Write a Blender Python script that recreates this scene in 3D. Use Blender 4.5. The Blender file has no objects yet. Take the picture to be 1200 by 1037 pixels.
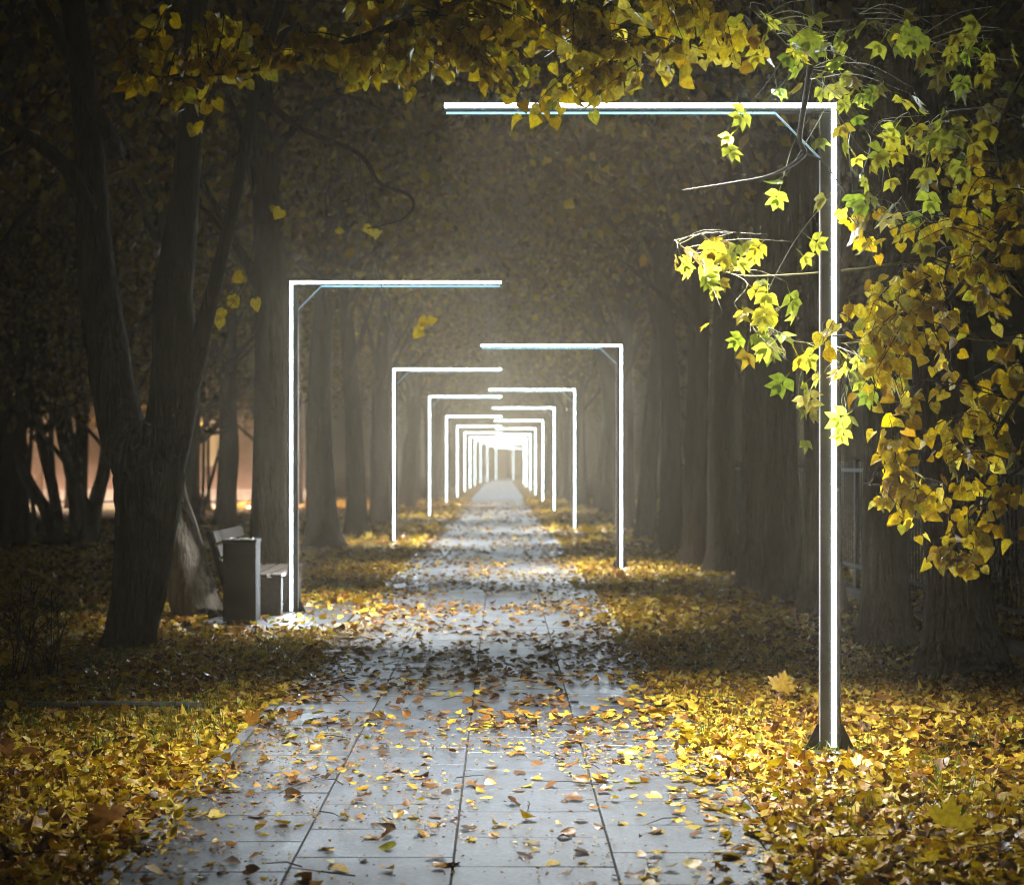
import bpy, math, random
import numpy as np
from mathutils import Vector, Matrix

random.seed(7); rng = np.random.default_rng(7)
R = math.radians
S = bpy.context.scene
COL = S.collection

# ------------------------------------------------------------------ camera, world, light, exposure
F_PX, VX, VY, CAM_H = 1900.0, 588.0, 546.0, 1.55      # focal length and vanishing point in photograph pixels (1200 wide)
cam_d = bpy.data.cameras.new('camera'); cam = bpy.data.objects.new('camera', cam_d); COL.objects.link(cam)
cam.location = (0, 0, CAM_H); cam.rotation_euler = (R(90), 0, 0)
cam_d.sensor_width = 36; cam_d.lens = F_PX / 1200 * 36
cam_d.shift_x = (600 - VX) / 1200; cam_d.shift_y = (VY - 518.5) / 1200
cam_d.clip_end = 2000; cam_d.clip_start = 0.05
cam_d.dof.use_dof = True; cam_d.dof.focus_distance = 9.0; cam_d.dof.aperture_fstop = 2.6
S.camera = cam
W = bpy.data.worlds.new('World'); S.world = W; W.use_nodes = True
wn = W.node_tree.nodes; wl = W.node_tree.links
sky = wn.new('ShaderNodeTexSky'); sky.sky_type = 'NISHITA'; sky.sun_disc = False
sky.sun_elevation = R(34); sky.dust_density = 6.0; sky.air_density = 1.0; sky.sun_rotation = R(202)
wl.new(sky.outputs[0], wn['Background'].inputs[0]); wn['Background'].inputs[1].default_value = 0.0006
sun_d = bpy.data.lights.new('fill_sun', 'SUN'); sun_d.energy = 0.06; sun_d.angle = R(0.5); sun_d.color = (1, .93, .8)  # weak fill added from behind the camera, lifts near leaves and bark
sun = bpy.data.objects.new('fill_sun', sun_d); COL.objects.link(sun); sun.rotation_euler = (R(56), 0, R(-22))
S.view_settings.view_transform = 'Standard'; S.view_settings.look = 'None'
S.view_settings.exposure = -0.1; S.view_settings.gamma = 1.0
cy = S.cycles
cy.use_denoising = True; cy.max_bounces = 2; cy.diffuse_bounces = 2; cy.glossy_bounces = 2
cy.transmission_bounces = 2; cy.volume_bounces = 0; cy.transparent_max_bounces = 4
cy.sample_clamp_indirect = 3.0; cy.use_adaptive_sampling = True; cy.adaptive_threshold = .05; cy.filter_width = 1.0; cy.adaptive_min_samples = 16; cy.use_light_tree = True; cy.caustics_reflective = False; cy.caustics_refractive = False

STRIP = 115.0        # radiance of the front light strips
ARM_W = 290.0       # watts of the downlight under each arm
HAZE = 0.0052

def P(x, y, Y):     # photograph pixel + depth -> point
    return Vector(((x - VX) / F_PX * Y, Y, CAM_H - (y - VY) / F_PX * Y))
def gy(y):          # depth of a ground pixel row
    return F_PX * CAM_H / (y - VY)

# ------------------------------------------------------------------ helpers
def tag(o, label=None, cat=None, group=None, kind=None):
    if label: o['label'] = label
    if cat: o['category'] = cat
    if group: o['group'] = group
    if kind: o['kind'] = kind
    return o
def link(name, mesh, mat=None, parent=None):
    if mat is not None and len(mesh.materials) == 0: mesh.materials.append(mat)
    o = bpy.data.objects.new(name, mesh); COL.objects.link(o)
    if parent is not None: o.parent = parent
    return o
def empty(name, loc=(0, 0, 0), rz=0, scale=(1, 1, 1)):
    o = bpy.data.objects.new(name, None); COL.objects.link(o); o.empty_display_size = .2
    o.location = loc; o.rotation_euler = (0, 0, rz); o.scale = scale
    return o
def inv(o, parent):  # keep o's mesh in world coordinates under an unrotated root
    o.parent = parent; o.matrix_parent_inverse = Matrix.Translation(-Vector(parent.location)); return o
def mesh_np(name, V, F, smooth=True, colors=None):
    """F: (n,3) or list of arrays of triangles/quads"""
    me = bpy.data.meshes.new(name)
    V = np.asarray(V, np.float32)
    Fs = F if isinstance(F, list) else [F]
    Fs = [np.asarray(f, np.int32) for f in Fs if len(f)]
    me.vertices.add(len(V)); me.vertices.foreach_set('co', V.ravel())
    nl = sum(f.size for f in Fs); npoly = sum(len(f) for f in Fs)
    me.loops.add(nl); me.loops.foreach_set('vertex_index', np.concatenate([f.ravel() for f in Fs]))
    me.polygons.add(npoly)
    tot = np.concatenate([np.full(len(f), f.shape[1], np.int32) for f in Fs])
    st = np.concatenate([[0], np.cumsum(tot)[:-1]]).astype(np.int32)
    me.polygons.foreach_set('loop_start', st); me.polygons.foreach_set('loop_total', tot)
    me.update(calc_edges=True); me.validate()
    me.polygons.foreach_set('use_smooth', np.full(len(me.polygons), bool(smooth)))
    if colors is not None:
        a = me.attributes.new('Col', 'FLOAT_COLOR', 'POINT')
        c = np.ones((len(V), 4), np.float32); c[:, :3] = colors
        a.data.foreach_set('color', c.ravel())
    return me

class MB:
    def __init__(s): s.v = []; s.q = []; s.t = []; s.n = 0
    def add(s, V, Q=None, T=None):
        if Q is not None and len(Q): s.q.append(np.asarray(Q) + s.n)
        if T is not None and len(T): s.t.append(np.asarray(T) + s.n)
        V = np.asarray(V, float); s.v.append(V); s.n += len(V); return s
    def box(s, lo, hi, bev=0.0):
        x0, y0, z0 = lo; x1, y1, z1 = hi
        if bev <= 0:
            V = [(x0,y0,z0),(x1,y0,z0),(x1,y1,z0),(x0,y1,z0),(x0,y0,z1),(x1,y0,z1),(x1,y1,z1),(x0,y1,z1)]
            return s.add(V, [(0,3,2,1),(4,5,6,7),(0,1,5,4),(1,2,6,5),(2,3,7,6),(3,0,4,7)])
        c = Vector(((x0+x1)/2, (y0+y1)/2, (z0+z1)/2)); h = Vector(((x1-x0)/2, (y1-y0)/2, (z1-z0)/2))
        V = []; idx = {}
        for sx in (-1, 1):
            for sy in (-1, 1):
                for sz in (-1, 1):
                    for a in range(3):
                        d = [h.x-bev, h.y-bev, h.z-bev]; d[a] = h[a]
                        idx[(sx, sy, sz, a)] = len(V); V.append((c.x+sx*d[0], c.y+sy*d[1], c.z+sz*d[2]))
        Q = []; T = []
        sg = (-1, 1)
        for a in range(3):
            b, g = (a+1) % 3, (a+2) % 3
            for sa in sg:
                def k(sb, sc, ax):
                    t = [0, 0, 0]; t[a] = sa; t[b] = sb; t[g] = sc; return idx[(t[0], t[1], t[2], ax)]
                f = [k(-1,-1,a), k(1,-1,a), k(1,1,a), k(-1,1,a)]
                Q.append(f if sa > 0 else f[::-1])
                for sb in sg:   # edge bevels between axis a and b
                    e = [k(sb,-1,a), k(sb,-1,b), k(sb,1,b), k(sb,1,a)]
                    Q.append(e if sa*sb > 0 else e[::-1])
        for sx in sg:
            for sy in sg:
                for sz in sg:
                    t = [idx[(sx,sy,sz,0)], idx[(sx,sy,sz,1)], idx[(sx,sy,sz,2)]]
                    T.append(t if sx*sy*sz > 0 else t[::-1])
        return s.add(V, Q, T)
    def tube(s, pts, rad, sides=6, seed=None, ridge=0.0, cap=True):
        pts = np.asarray([tuple(p) for p in pts], float); n = len(pts)
        rad = np.broadcast_to(np.asarray(rad, float), (n,))
        tan = np.gradient(pts, axis=0); tan /= np.linalg.norm(tan, axis=1)[:, None] + 1e-9
        ref = np.array([0., 1, 0]) if abs(tan[0][1]) < .9 else np.array([1., 0, 0])
        u = np.cross(tan, ref); u /= np.linalg.norm(u, axis=1)[:, None] + 1e-9
        w = np.cross(tan, u)
        th = np.arange(sides) / sides * 2 * np.pi
        rr = np.ones((n, sides))
        if seed is not None:
            g = np.random.default_rng(seed)
            zz = np.cumsum(np.r_[0, np.linalg.norm(np.diff(pts, axis=0), axis=1)])
            for k in (2, 3, 5):
                rr += .05 / (k**.5) * np.sin(k*th[None] + g.uniform(0, 6) + zz[:, None]*g.uniform(-1.2, 1.2))
            if ridge: rr += ridge * g.uniform(-1, 1, (n, sides)) + ridge * np.sin(np.outer(np.ones(n), th*sides/2))
        V = pts[:, None] + (rad[:, None]*rr)[..., None] * (np.cos(th)[None, :, None]*u[:, None] + np.sin(th)[None, :, None]*w[:, None])
        V = V.reshape(-1, 3)
        i = np.arange(n-1)[:, None]*sides; j = np.arange(sides)[None]; j2 = (j+1) % sides
        Q = np.stack([i+j, i+j2, i+sides+j2, i+sides+j], -1).reshape(-1, 4)
        T = []
        if cap:
            V = np.vstack([V, pts[0], pts[-1]]); a, b = n*sides, n*sides+1
            T = [(a, (k+1) % sides, k) for k in range(sides)] + [(b, (n-1)*sides+k, (n-1)*sides+(k+1) % sides) for k in range(sides)]
        return s.add(V, Q, T)
    def mesh(s, name, smooth=True):
        Fs = []
        if s.q: Fs.append(np.concatenate(s.q))
        if s.t: Fs.append(np.concatenate(s.t))
        return mesh_np(name, np.concatenate(s.v), Fs, smooth)
    def build(s, name, mat, parent=None, smooth=False): return link(name, s.mesh(name, smooth), mat, parent)

def smooth_path(pts, n=24):
    pts = np.asarray([tuple(p) for p in pts], float); m = len(pts)
    ext = np.vstack([2*pts[0]-pts[1], pts, 2*pts[-1]-pts[-2]])
    out = []
    ts = np.linspace(0, m-1, n)
    for t in ts:
        k = min(int(t), m-2); f = t-k
        p0, p1, p2, p3 = ext[k:k+4]
        out.append(.5*((2*p1)+(-p0+p2)*f+(2*p0-5*p1+4*p2-p3)*f*f+(-p0+3*p1-3*p2+p3)*f**3))
    return np.array(out)

# ------------------------------------------------------------------ materials
def mat_new(name):
    m = bpy.data.materials.new(name); m.use_nodes = True
    nt = m.node_tree; b = nt.nodes['Principled BSDF']
    return m, nt, nt.nodes, nt.links, b
def ramp(nodes, stops):
    r = nodes.new('ShaderNodeValToRGB'); e = r.color_ramp.elements
    while len(e) < len(stops): e.new(.5)
    for k, (p, c) in enumerate(stops): e[k].position = p; e[k].color = (*c, 1)
    return r
def noise(nodes, links, scale, detail=4, vec=None, rough=.55):
    n = nodes.new('ShaderNodeTexNoise'); n.inputs['Scale'].default_value = scale
    n.inputs['Detail'].default_value = detail; n.inputs['Roughness'].default_value = rough
    if vec is not None: links.new(vec, n.inputs['Vector'])
    return n
def coords(nodes, links, scale=(1, 1, 1), kind='Object'):
    t = nodes.new('ShaderNodeTexCoord'); mp = nodes.new('ShaderNodeMapping'); mp.inputs['Scale'].default_value = scale
    links.new(t.outputs[kind], mp.inputs['Vector']); return mp.outputs[0]
def bump(nodes, links, h, b, strength=.5, dist=.01):
    bp = nodes.new('ShaderNodeBump'); bp.inputs['Strength'].default_value = strength; bp.inputs['Distance'].default_value = dist
    links.new(h, bp.inputs['Height']); links.new(bp.outputs[0], b.inputs['Normal']); return bp

def make_ground_mat():
    m, nt, n, l, b = mat_new('leafy_soil')
    g = n.new('ShaderNodeNewGeometry'); pos = g.outputs['Position']
    vo = n.new('ShaderNodeTexVoronoi'); vo.inputs['Scale'].default_value = 13; vo.inputs['Randomness'].default_value = 1
    l.new(pos, vo.inputs['Vector'])
    sep = n.new('ShaderNodeSeparateColor'); l.new(vo.outputs['Color'], sep.inputs[0])
    rp = ramp(n, [(0, (.012, .008, .004)), (.35, (.05, .028, .01)), (.6, (.2, .11, .02)), (.85, (.36, .22, .025)), (1, (.42, .27, .05))])
    l.new(sep.outputs[0], rp.inputs[0])
    ng = noise(n, l, 30, 5, pos)
    gr = ramp(n, [(.3, (.012, .014, .004)), (.7, (.045, .055, .014))]); l.new(ng.outputs[0], gr.inputs[0])
    # grass takes over further from the alley, in patches
    sx = n.new('ShaderNodeSeparateXYZ'); l.new(pos, sx.inputs[0])
    mr = n.new('ShaderNodeMapRange'); mr.inputs['From Min'].default_value = -5; mr.inputs['From Max'].default_value = -9
    l.new(sx.outputs[0], mr.inputs['Value'])
    np_ = noise(n, l, .6, 3, pos)
    ad = n.new('ShaderNodeMath'); ad.operation = 'MULTIPLY_ADD'; ad.inputs[1].default_value = 1.3; ad.inputs[2].default_value = -.55
    l.new(np_.outputs[0], ad.inputs[0])
    mx2 = n.new('ShaderNodeMath'); mx2.operation = 'ADD'; mx2.use_clamp = True
    l.new(ad.outputs[0], mx2.inputs[0])
    ml = n.new('ShaderNodeMath'); ml.operation = 'MULTIPLY'; ml.inputs[1].default_value = .8; l.new(mr.outputs[0], ml.inputs[0])
    l.new(ml.outputs[0], mx2.inputs[1])
    mix = n.new('ShaderNodeMix'); mix.data_type = 'RGBA'
    l.new(mx2.outputs[0], mix.inputs['Factor']); l.new(rp.outputs[0], mix.inputs['A']); l.new(gr.outputs[0], mix.inputs['B'])
    l.new(mix.outputs['Result'], b.inputs['Base Color']); b.inputs['Roughness'].default_value = .85
    b.inputs['Specular IOR Level'].default_value = .2
    bump(n, l, vo.outputs['Distance'], b, .8, .03)
    return m
def make_slab_mat(name, base=(.032, .037, .05), wet=True):
    m, nt, n, l, b = mat_new(name)
    g = n.new('ShaderNodeNewGeometry'); pos = g.outputs['Position']
    oi = n.new('ShaderNodeObjectInfo')
    n1 = noise(n, l, 2.2, 6, pos); n2 = noise(n, l, 140, 3, pos); n3 = noise(n, l, 14, 5, pos)
    lo = tuple(c*.45 for c in base); hi = tuple(c*1.25 for c in base)
    rp = ramp(n, [(.25, lo), (.75, hi)])
    ma = n.new('ShaderNodeMath'); ma.operation = 'MULTIPLY_ADD'; ma.inputs[1].default_value = .35
    l.new(oi.outputs['Random'], ma.inputs[0]); 
    m2 = n.new('ShaderNodeMath'); m2.operation = 'MULTIPLY_ADD'; m2.inputs[1].default_value = .5; m2.inputs[2].default_value = .07
    l.new(n3.outputs[0], m2.inputs[0]); m3 = n.new('ShaderNodeMath'); m3.operation = 'MULTIPLY_ADD'; m3.inputs[1].default_value = .35
    l.new(n1.outputs[0], m3.inputs[0]); l.new(m2.outputs[0], m3.inputs[2]); l.new(m3.outputs[0], ma.inputs[2])
    l.new(ma.outputs[0], rp.inputs[0])
    vs = n.new('ShaderNodeTexVoronoi'); vs.inputs['Scale'].default_value = 70; l.new(pos, vs.inputs['Vector'])
    vr = ramp(n, [(.08, (.25, .22, .2)), (.3, (1, 1, 1))]); l.new(vs.outputs['Distance'], vr.inputs[0])
    nd = noise(n, l, 6, 8, pos, .7); dr = ramp(n, [(.38, (.22, .19, .16)), (.56, (1, 1, 1))]); l.new(nd.outputs[0], dr.inputs[0])
    mxa = n.new('ShaderNodeMix'); mxa.data_type = 'RGBA'; mxa.blend_type = 'MULTIPLY'; mxa.inputs['Factor'].default_value = .8
    l.new(rp.outputs[0], mxa.inputs['A']); l.new(vr.outputs[0], mxa.inputs['B'])
    mxb = n.new('ShaderNodeMix'); mxb.data_type = 'RGBA'; mxb.blend_type = 'MULTIPLY'; mxb.inputs['Factor'].default_value = .8
    l.new(mxa.outputs['Result'], mxb.inputs['A']); l.new(dr.outputs[0], mxb.inputs['B']); l.new(mxb.outputs['Result'], b.inputs['Base Color'])
    rr = n.new('ShaderNodeMapRange'); rr.inputs['From Min'].default_value = .3; rr.inputs['From Max'].default_value = .7
    rr.inputs['To Min'].default_value = .3; rr.inputs['To Max'].default_value = .66
    n4 = noise(n, l, 45, 6, pos, .7); mm = n.new('ShaderNodeMath'); mm.operation = 'MULTIPLY_ADD'; mm.inputs[1].default_value = .5
    hf = n.new('ShaderNodeMath'); hf.operation = 'MULTIPLY'; hf.inputs[1].default_value = .5; l.new(n4.outputs[0], hf.inputs[0])
    l.new(n1.outputs[0], mm.inputs[0]); l.new(hf.outputs[0], mm.inputs[2]); l.new(mm.outputs[0], rr.inputs['Value']); l.new(rr.outputs[0], b.inputs['Roughness'])
    b.inputs['Specular IOR Level'].default_value = .8
    b.inputs['Coat Weight'].default_value = 1.0; b.inputs['Coat IOR'].default_value = 1.4; l.new(rr.outputs[0], b.inputs['Coat Roughness']); b.inputs['Coat Tint'].default_value = (.9, .96, 1, 1)
    ad = n.new('ShaderNodeMath'); ad.operation = 'ADD'; l.new(n2.outputs[0], ad.inputs[0]); l.new(n3.outputs[0], ad.inputs[1])
    bump(n, l, ad.outputs[0], b, .6, .008)
    return m
def make_bark_mat(name, base=(.055, .04, .028)):
    m, nt, n, l, b = mat_new(name)
    v = coords(n, l, (16, 16, 2.6)); v2 = coords(n, l, (1, 1, .5))
    n1 = noise(n, l, 1.0, 8, v, .65); n2 = noise(n, l, 2.2, 4, v2)
    vo = n.new('ShaderNodeTexVoronoi'); vo.feature = 'DISTANCE_TO_EDGE'; vo.inputs['Scale'].default_value = 1.3
    mixv = n.new('ShaderNodeVectorMath'); mixv.operation = 'ADD'; l.new(v, mixv.inputs[0]); l.new(n1.outputs[1], mixv.inputs[1])
    l.new(mixv.outputs[0], vo.inputs['Vector'])
    rp = ramp(n, [(.25, tuple(c*.35 for c in base)), (.55, base), (.8, tuple(c*1.7 for c in base))])
    l.new(n1.outputs[0], rp.inputs[0])
    mossr = ramp(n, [(.55, (0, 0, 0)), (.75, (.4, .4, .4))]); l.new(n2.outputs[0], mossr.inputs[0])
    mix = n.new('ShaderNodeMix'); mix.data_type = 'RGBA'; mix.inputs['B'].default_value = (.06, .07, .03, 1)
    l.new(mossr.outputs[0], mix.inputs['Factor']); l.new(rp.outputs[0], mix.inputs['A'])
    l.new(mix.outputs['Result'], b.inputs['Base Color']); b.inputs['Roughness'].default_value = .9
    b.inputs['Specular IOR Level'].default_value = .15
    ad = n.new('ShaderNodeMath'); ad.operation = 'MULTIPLY_ADD'; ad.inputs[1].default_value = .8
    l.new(vo.outputs['Distance'], ad.inputs[0]); l.new(n1.outputs[0], ad.inputs[2])
    bump(n, l, ad.outputs[0], b, 1.0, .07)
    return m
def leaf_shader(name, src, trans=.4, rough=.42, tboost=1.35):
    m, nt, n, l, b = mat_new(name)
    if src == 'attr':
        c = n.new('ShaderNodeAttribute'); c.attribute_name = 'Col'; cout = c.outputs['Color']
    else:
        c = n.new('ShaderNodeObjectInfo'); cout = c.outputs['Color']
    v = coords(n, l, (1, 1, 1), 'Object')
    nz = noise(n, l, 60 if src == 'attr' else 4.5, 4, v)
    rp = ramp(n, [(.3, (.55, .5, .45)), (.6, (1, 1, 1))]); l.new(nz.outputs[0], rp.inputs[0])
    mx = n.new('ShaderNodeMix'); mx.data_type = 'RGBA'; mx.blend_type = 'MULTIPLY'; mx.inputs['Factor'].default_value = 1
    l.new(cout, mx.inputs['A']); l.new(rp.outputs[0], mx.inputs['B'])
    l.new(mx.outputs['Result'], b.inputs['Base Color']); b.inputs['Roughness'].default_value = rough
    b.inputs['Specular IOR Level'].default_value = .32
    bump(n, l, nz.outputs[0], b, .3, .004)
    t = n.new('ShaderNodeBsdfTranslucent')
    hs = n.new('ShaderNodeHueSaturation'); hs.inputs['Saturation'].default_value = 1.1; hs.inputs['Value'].default_value = tboost
    l.new(mx.outputs['Result'], hs.inputs['Color']); l.new(hs.outputs[0], t.inputs['Color'])
    ms = n.new('ShaderNodeMixShader'); ms.inputs[0].default_value = trans
    l.new(b.outputs[0], ms.inputs[1]); l.new(t.outputs[0], ms.inputs[2]); l.new(ms.outputs[0], n['Material Output'].inputs['Surface'])
    return m
def plain(name, col, rough=.5, metal=0., nscale=20, var=.35, bmp=.1):
    m, nt, n, l, b = mat_new(name)
    v = coords(n, l); nz = noise(n, l, nscale, 5, v)
    rp = ramp(n, [(.3, tuple(c*(1-var) for c in col)), (.7, tuple(min(1, c*(1+var)) for c in col))])
    l.new(nz.outputs[0], rp.inputs[0]); l.new(rp.outputs[0], b.inputs['Base Color'])
    b.inputs['Roughness'].default_value = rough; b.inputs['Metallic'].default_value = metal
    if bmp: bump(n, l, nz.outputs[0], b, bmp, .004)
    return m
def emit(name, col, s):
    m, nt, n, l, b = mat_new(name); b.inputs['Base Color'].default_value = (.8, .8, .8, 1)
    b.inputs['Emission Color'].default_value = (*col, 1); b.inputs['Emission Strength'].default_value = s
    return m
M = dict(
    ground=make_ground_mat(), slab=make_slab_mat('wet_concrete_slab'), edge=make_slab_mat('edging_concrete', (.13, .13, .13)),
    base=plain('joint_sand', (.02, .017, .013), .95), bark=make_bark_mat('bark'), bark2=make_bark_mat('pale_bark', (.38, .34, .28)),
    twig=plain('twig_bark', (.028, .02, .014), .8, nscale=40), gtwig=plain('green_twig', (.16, .15, .05), .6, nscale=40),
    litter=leaf_shader('fallen_leaf', 'attr', .18, .38), fleaf=leaf_shader('leaf_single', 'obj', .6, .36, 1.5),
    fallen=leaf_shader('fallen_leaf_single', 'obj', .15, .38), crown=leaf_shader('crown_leaf', 'attr', .45, .5),
    fstuff=leaf_shader('leaf_mass', 'attr', .6, .36, 1.5),
    metal=plain('gate_metal', (.045, .038, .033), .6, .2, 30, .2, .05), dark=plain('dark_metal', (.005, .0047, .0045), .7, .0),
    fin=plain('teal_shade', (.004, .014, .018), .9, var=.1, bmp=0),
    steel=plain('bolt_steel', (.4, .4, .4), .35, 1.0),
    strip=emit('led_front', (.72, .91, 1.0), 16.0), strip2=emit('led_inner', (.3, .8, 1.0), 1.6), strip4=emit('led_brace', (.35, .8, 1.0), .4), strip3=emit('led_inner_post', (.75, .88, 1.0), .22),
    wood=plain('bench_wood', (.045, .036, .03), .55, nscale=9), conc=plain('bench_concrete', (.07, .065, .06), .8),
    liner=plain('bin_liner', (.35, .35, .34), .5),
    plaster=plain('pink_plaster', (.45, .33, .28), .9, nscale=3, var=.12), plinth=plain('pale_plinth', (.7, .66, .6), .9, nscale=3, var=.15),
    glass=plain('dark_glass', (.03, .035, .04), .12), litwin=emit('lit_window', (1, .6, .2), .45), roof=plain('roof_metal', (.06, .05, .05), .6),
    lamp=emit('lamp_glow', (1, .72, .42), 40), asphalt=plain('asphalt', (.05, .05, .05), .85, nscale=60),
)

for k in ('strip', 'strip2', 'strip4', 'strip3', 'litwin', 'lamp'): M[k].cycles.emission_sampling = 'NONE'     # dim glows: no need to sample them as lamps

# ------------------------------------------------------------------ setting: ground, path, kerb
PL, PR = -1.45, 1.07          # path edges
def ground():
    xs = np.unique(np.concatenate([np.linspace(-110, -12, 25), np.linspace(-12, 12, 97), np.linspace(12, 110, 25)]))
    ys = np.unique(np.concatenate([np.linspace(-30, 0, 8), np.linspace(0, 30, 91), np.linspace(30, 320, 60)]))
    X, Y = np.meshgrid(xs, ys, indexing='ij')
    d = np.clip(np.maximum(PL-.25 - X, X - PR-.25), 0, 1.2) / 1.2
    Z = -.022 + d*(.03*np.sin(X*1.7+.4*Y)*np.sin(Y*.9+1) + .02*np.sin(2.9*X+1.3*Y))*(np.abs(X) < 12)
    V = np.stack([X, Y, Z], -1).reshape(-1, 3); ny = len(ys)
    i = np.arange(len(xs)-1)[:, None]*ny + np.arange(ny-1)[None]
    Q = np.stack([i, i+ny, i+ny+1, i+1], -1).reshape(-1, 4)
    tag(link('ground', mesh_np('ground', V, Q), M['ground']), kind='structure')
ground()
def gz(X, Y):
    d = np.clip(np.maximum(PL-.25 - X, X - PR-.25), 0, 1.2) / 1.2
    return -.022 + d*(.03*np.sin(X*1.7+.4*Y)*np.sin(Y*.9+1) + .02*np.sin(2.9*X+1.3*Y))*(np.abs(X) < 12)

path = MB(); path.box((PL-.09, -6, -.06), (PR+.09, 230, -.009)); path = path.build('path', M['base']); tag(path, kind='structure')
SW, SL = (PR-PL)/4, .5
slab_meshes = []
for k in range(4):
    mb = MB(); mb.box((-SW/2+.0045, -SL/2+.004, -.05), (SW/2-.0045, SL/2-.004, 0), .0015); me = mb.mesh('slab', False); me.materials.append(M['slab']); slab_meshes.append(me)
cut = []
for c in range(4):
    off = (0, .23, .08, .31)[c]
    y = 2.2 + off
    for r in range(72):
        o = link('slab', slab_meshes[(r*3+c) % 4], None, path)
        o.location = (PL+SW*(c+.5), y+SL*(r+.5), random.uniform(-.0012, .0003))
        o.rotation_euler = (random.gauss(0, .0012), random.gauss(0, .0016), random.gauss(0, .0015))
    cut.append(y+SL*72)
mb = MB()
for c in range(4): mb.box((PL+SW*c+.004, cut[c]+.004, -.05), (PL+SW*(c+1)-.004, 229, -.002-.0005*c))
tag(mb.build('paving', M['slab'], path), kind='stuff')
mb = MB()
mb.box((-.035, -.496, -.12), (.035, .496, .004), .006); em = mb.mesh('edging_stone', False); em.materials.append(M['edge'])
for side, x in ((-1, PL-.041), (1, PR+.041)):
    for r in range(34):
        o = link('edging_stone', em, None, path); o.location = (x, 2.5+r, random.uniform(-.006, .004)); o.rotation_euler = (0, random.gauss(0, .01), random.gauss(0, .002))
# paved bay under the bench
bay = MB(); bay.box((-2.95, 15.4, -.06), (PL-.1, 18.6, -.012)); bay = bay.build('paved_bay', M['base']); tag(bay, kind='structure')
for i in range(3):
    for j in range(6):
        o = link('slab', slab_meshes[(i+j) % 4], None, bay); o.location = (PL-.1-.23-.465*i, 15.4+.27+.53*j, .001-.003*random.random()); o.scale = (.73, 1.03, 1)
# kerb line of the side path, on the left
kerb = empty('kerb', (-2.4, 10.35, 0)); tag(kerb, kind='structure')
mb = MB(); mb.box((-.385, -.04, -.12), (.385, .04, .075), .012); km = mb.mesh('kerb_stone', False); km.materials.append(M['conc'])
for r in range(4):
    o = link('kerb_stone', km, None, kerb); o.location = (.1-.78*r, .02*r, -.03-.004*r); o.rotation_euler = (0, random.gauss(0, .008), random.gauss(0, .01)-.02)

# ------------------------------------------------------------------ light gates
GH = 3.55
def gate_meshes(hand):
    """post at origin, arm reaching to +x*hand ; hand=+1 arm goes right"""
    D = {}
    s = hand; w = .055; v = .03; A = 2.2 if hand > 0 else 2.1
    def bx(mb, x0, x1, y0, y1, z0, z1, bev=.004):
        a, b = sorted((x0*s, x1*s)); return mb.box((a, y0, z0), (b, y1, z1), bev)
    D['post'] = (bx(MB(), -w, w, -v, v, .012, GH-.05-.002), 'metal')
    D['arm'] = (bx(MB(), -w, A, -v+.001, v-.001, GH-.05, GH), 'metal')
    mb = MB(); bx(mb, -.029, -.003, -v-.006, -v-.001, .03, GH-.0305, 0); bx(mb, -.029, A-.01, -v-.006, -v-.001, GH-.03, GH-.004, 0)
    D['front_strip'] = (mb, 'strip')
    mb = MB(); bx(mb, w+.001, w+.005, -v+.004, -v+.010, .06, GH-.3, 0); D['inner_strip'] = (mb, 'strip3')
    mb = MB(); mb.tube([(s*(w+.004), -v+.012, GH-.3), (s*.3, -v+.008, GH-.056)], .006, 6); D['brace'] = (mb, 'strip4')
    mb = MB(); bx(mb, -.13, .13, -.11, .11, 0, .011, .002); D['base_plate'] = (mb, 'dark')
    mb = MB(); bx(mb, .3, A-.02, -v+.004, -v+.012, GH-.062, GH-.0505, 0); D['under_strip'] = (mb, 'strip2')
    return D
GM = {}
for hand in (1, -1):
    for k, (mb, m) in gate_meshes(hand).items():
        me = mb.mesh(k.rstrip('_'), k == 'brace'); me.materials.append(M[m]); GM[hand, k] = me
mb = MB(); t = .006
V = [(0, -t, 0), (.075, -t, 0), (.07, -t, .02), (.012, -t, .14), (0, -t, .14)]; V += [(x, t, z) for x, _, z in V]
mb.add(V, [(0, 1, 6, 5), (1, 2, 7, 6), (2, 3, 8, 7), (3, 4, 9, 8)], [(0, 3, 4), (0, 2, 3), (0, 1, 2), (5, 9, 8), (5, 8, 7), (5, 7, 6)])
gus = mb.mesh('gusset', False); gus.materials.append(M['dark'])
mb = MB(); mb.tube([(0, 0, .011), (0, 0, .026)], .011, 6); bolt = mb.mesh('bolt', False); bolt.materials.append(M['steel'])
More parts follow.
